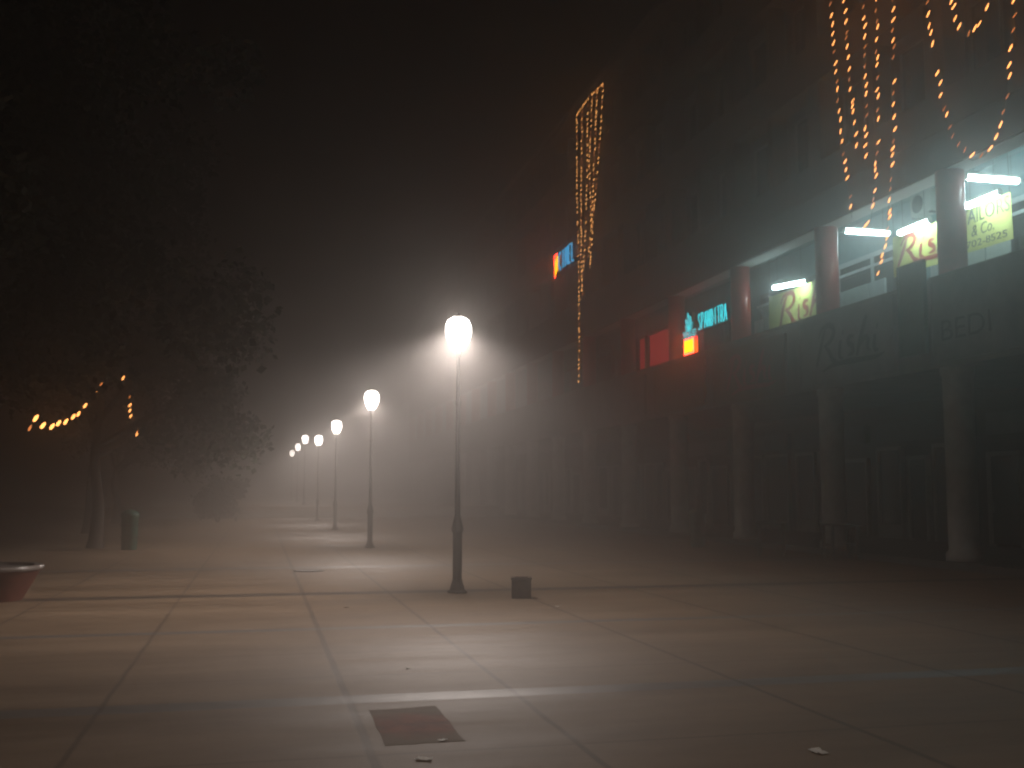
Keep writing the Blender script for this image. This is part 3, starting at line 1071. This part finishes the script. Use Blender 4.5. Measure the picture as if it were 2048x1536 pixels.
# ---------------------------------------------------------- small ground things
p = on_z(1047, 1197)
blk = thing("stone_block", "small dark square stone block on the paving right of the nearest lamp", "block", (p.x, p.y + .14, 0), -YAW)
k_ = MB().box(-.145, .145, -.14, .14, 0, .27, .012)
k_.build("body", M["block"], blk)
MB().box(-.155, .155, -.15, -.10, .271, .30, .008).box(-.155, .155, .10, .15, .271, .30, .008).box(-.155, -.10, -.098, .098, .271, .30, .008).box(.10, .155, -.098, .098, .271, .30, .008).build("rim", M["block"], blk)

# broken paving patch, a shallow tray laid in the ground
q = [on_z(738, 1421), on_z(770, 1492), on_z(930, 1482), on_z(872, 1412)]
bm = bmesh.new()
rr = random.Random(5)
ring = []
for a, b_ in zip(q, q[1:] + q[:1]):
    for i in range(6):
        v = a.lerp(b_, i / 6) + Vector((rr.uniform(-.006, .006), rr.uniform(-.006, .006), 0))
        v.z = .0008
        ring.append(v)
lo_ = [bm.verts.new(v) for v in ring]
hi_ = [bm.verts.new(v + Vector((0, 0, .0012))) for v in ring]
bm.faces.new(hi_)
bm.faces.new(lo_[::-1])
for i in range(len(ring)):
    bm.faces.new((lo_[i], lo_[(i + 1) % len(ring)], hi_[(i + 1) % len(ring)], hi_[i]))
bmesh.ops.recalc_face_normals(bm, faces=bm.faces)
me = bpy.data.meshes.new("paving_patch")
bm.to_mesh(me)
bm.free()
rn = M["rust"].node_tree
bs = rn.nodes["Principled BSDF"]
src = bs.inputs["Base Color"].links[0].from_socket
tc_ = N(rn, "ShaderNodeTexCoord")
ds = N(rn, "ShaderNodeVectorMath", operation="DISTANCE")
rn.links.new(tc_.outputs["Object"], ds.inputs[0])
ds.inputs[1].default_value = sum(q, Vector()) / 4
nz_ = N(rn, "ShaderNodeTexNoise")
nz_.inputs["Scale"].default_value = 7
nz_.inputs["Detail"].default_value = 6
rn.links.new(tc_.outputs["Object"], nz_.inputs["Vector"])
ad_ = N(rn, "ShaderNodeMath", operation="MULTIPLY_ADD")
rn.links.new(nz_.outputs["Fac"], ad_.inputs[0])
ad_.inputs[1].default_value = .28
rn.links.new(ds.outputs["Value"], ad_.inputs[2])
mr_ = N(rn, "ShaderNodeMapRange")
mr_.inputs["From Min"].default_value = .34
mr_.inputs["From Max"].default_value = .60
rn.links.new(ad_.outputs[0], mr_.inputs["Value"])
mx_ = N(rn, "ShaderNodeMix", data_type="RGBA")
rn.links.new(mr_.outputs[0], mx_.inputs[0])
rn.links.new(src, mx_.inputs[6])
mx_.inputs[7].default_value = (0.17, 0.115, 0.073, 1)
rn.links.new(mx_.outputs[2], bs.inputs["Base Color"])
me.materials.append(M["rust"])
tag(link("paving_patch", me), "rusty red brown patch of missing paving in the foreground", "paving patch")

p = on_z(618, 1142)
mc = tag(MB().lathe([(0, .004), (.3, .004), (.3, .014), (.27, .018), (.26, .014), (.0, .016)], 28).build("manhole_cover", M["castiron"], None, True, (p.x, p.y, 0)), "dark round manhole cover in the plaza left of the nearest lamp", "manhole cover")


def scrap(px, py, s, seed, label, material="paper"):
    rr = random.Random(seed)
    p = on_z(px, py)
    bm = bmesh.new()
    n = 5
    jit = [[(rr.uniform(-.1, .1) * s, rr.uniform(-.1, .1) * s, .006 + rr.random() ** 2 * s * .14) for j in range(n + 1)] for i in range(n + 1)]
    g = [[[bm.verts.new(Vector(((i / n - .5) * s * 1.6 + jit[i][j][0], (j / n - .5) * s + jit[i][j][1], jit[i][j][2] + t))) for j in range(n + 1)] for i in range(n + 1)] for t in (0, .0015)]
    for t in range(2):
        for i in range(n):
            for j in range(n):
                bm.faces.new((g[t][i][j], g[t][i + 1][j], g[t][i + 1][j + 1], g[t][i][j + 1]))
    me = bpy.data.meshes.new("paper_scrap")
    bm.to_mesh(me)
    bm.free()
    me.materials.append(M[material])
    o = link("paper_scrap", me, None, (p.x, p.y, 0))
    o.rotation_euler.z = rr.uniform(0, 3)
    tag(o, label, "litter", "scraps of litter on the paving")


scrap(1636, 1505, .075, 1, "pale crumpled paper scrap in the lower right foreground")
scrap(848, 1520, .06, 11, "pale torn paper scrap below the rusty patch")
scrap(885, 1482, .035, 3, "small paper bit lying on the rusty patch's right corner")
scrap(815, 1338, .03, 4, "tiny pale scrap between two paving joints above the rusty patch")
scrap(1114, 1214, .05, 6, "small scrap on the paving beside the stone block")
scrap(693, 1216, .045, 5, "little twig like scrap left of the nearest lamp's foot", "wood")

# -------------------------------------------------------------------- world
w = bpy.data.worlds.new("World")
S.world = w
w.use_nodes = True
bg = w.node_tree.nodes["Background"]
bg.inputs["Color"].default_value = (1.0, 0.82, 0.68, 1)
bg.inputs["Strength"].default_value = 0.0003

# ------------------------------------------------------------------- render
S.view_settings.view_transform = "Standard"
S.view_settings.look = "None"
S.view_settings.exposure = 0
S.view_settings.gamma = 1
cy = S.cycles
cy.max_bounces = 7
cy.diffuse_bounces = 3
cy.glossy_bounces = 3
cy.volume_bounces = 2
cy.transparent_max_bounces = 12
cy.sample_clamp_indirect = 2.0
cy.use_denoising = True
try:
    cy.denoiser = "OPENIMAGEDENOISE"
    cy.denoising_input_passes = "RGB_ALBEDO_NORMAL"
except Exception:
    pass
cy.caustics_reflective = False
cy.caustics_refractive = False
cy.filter_width = 2.0
cy.use_light_tree = True
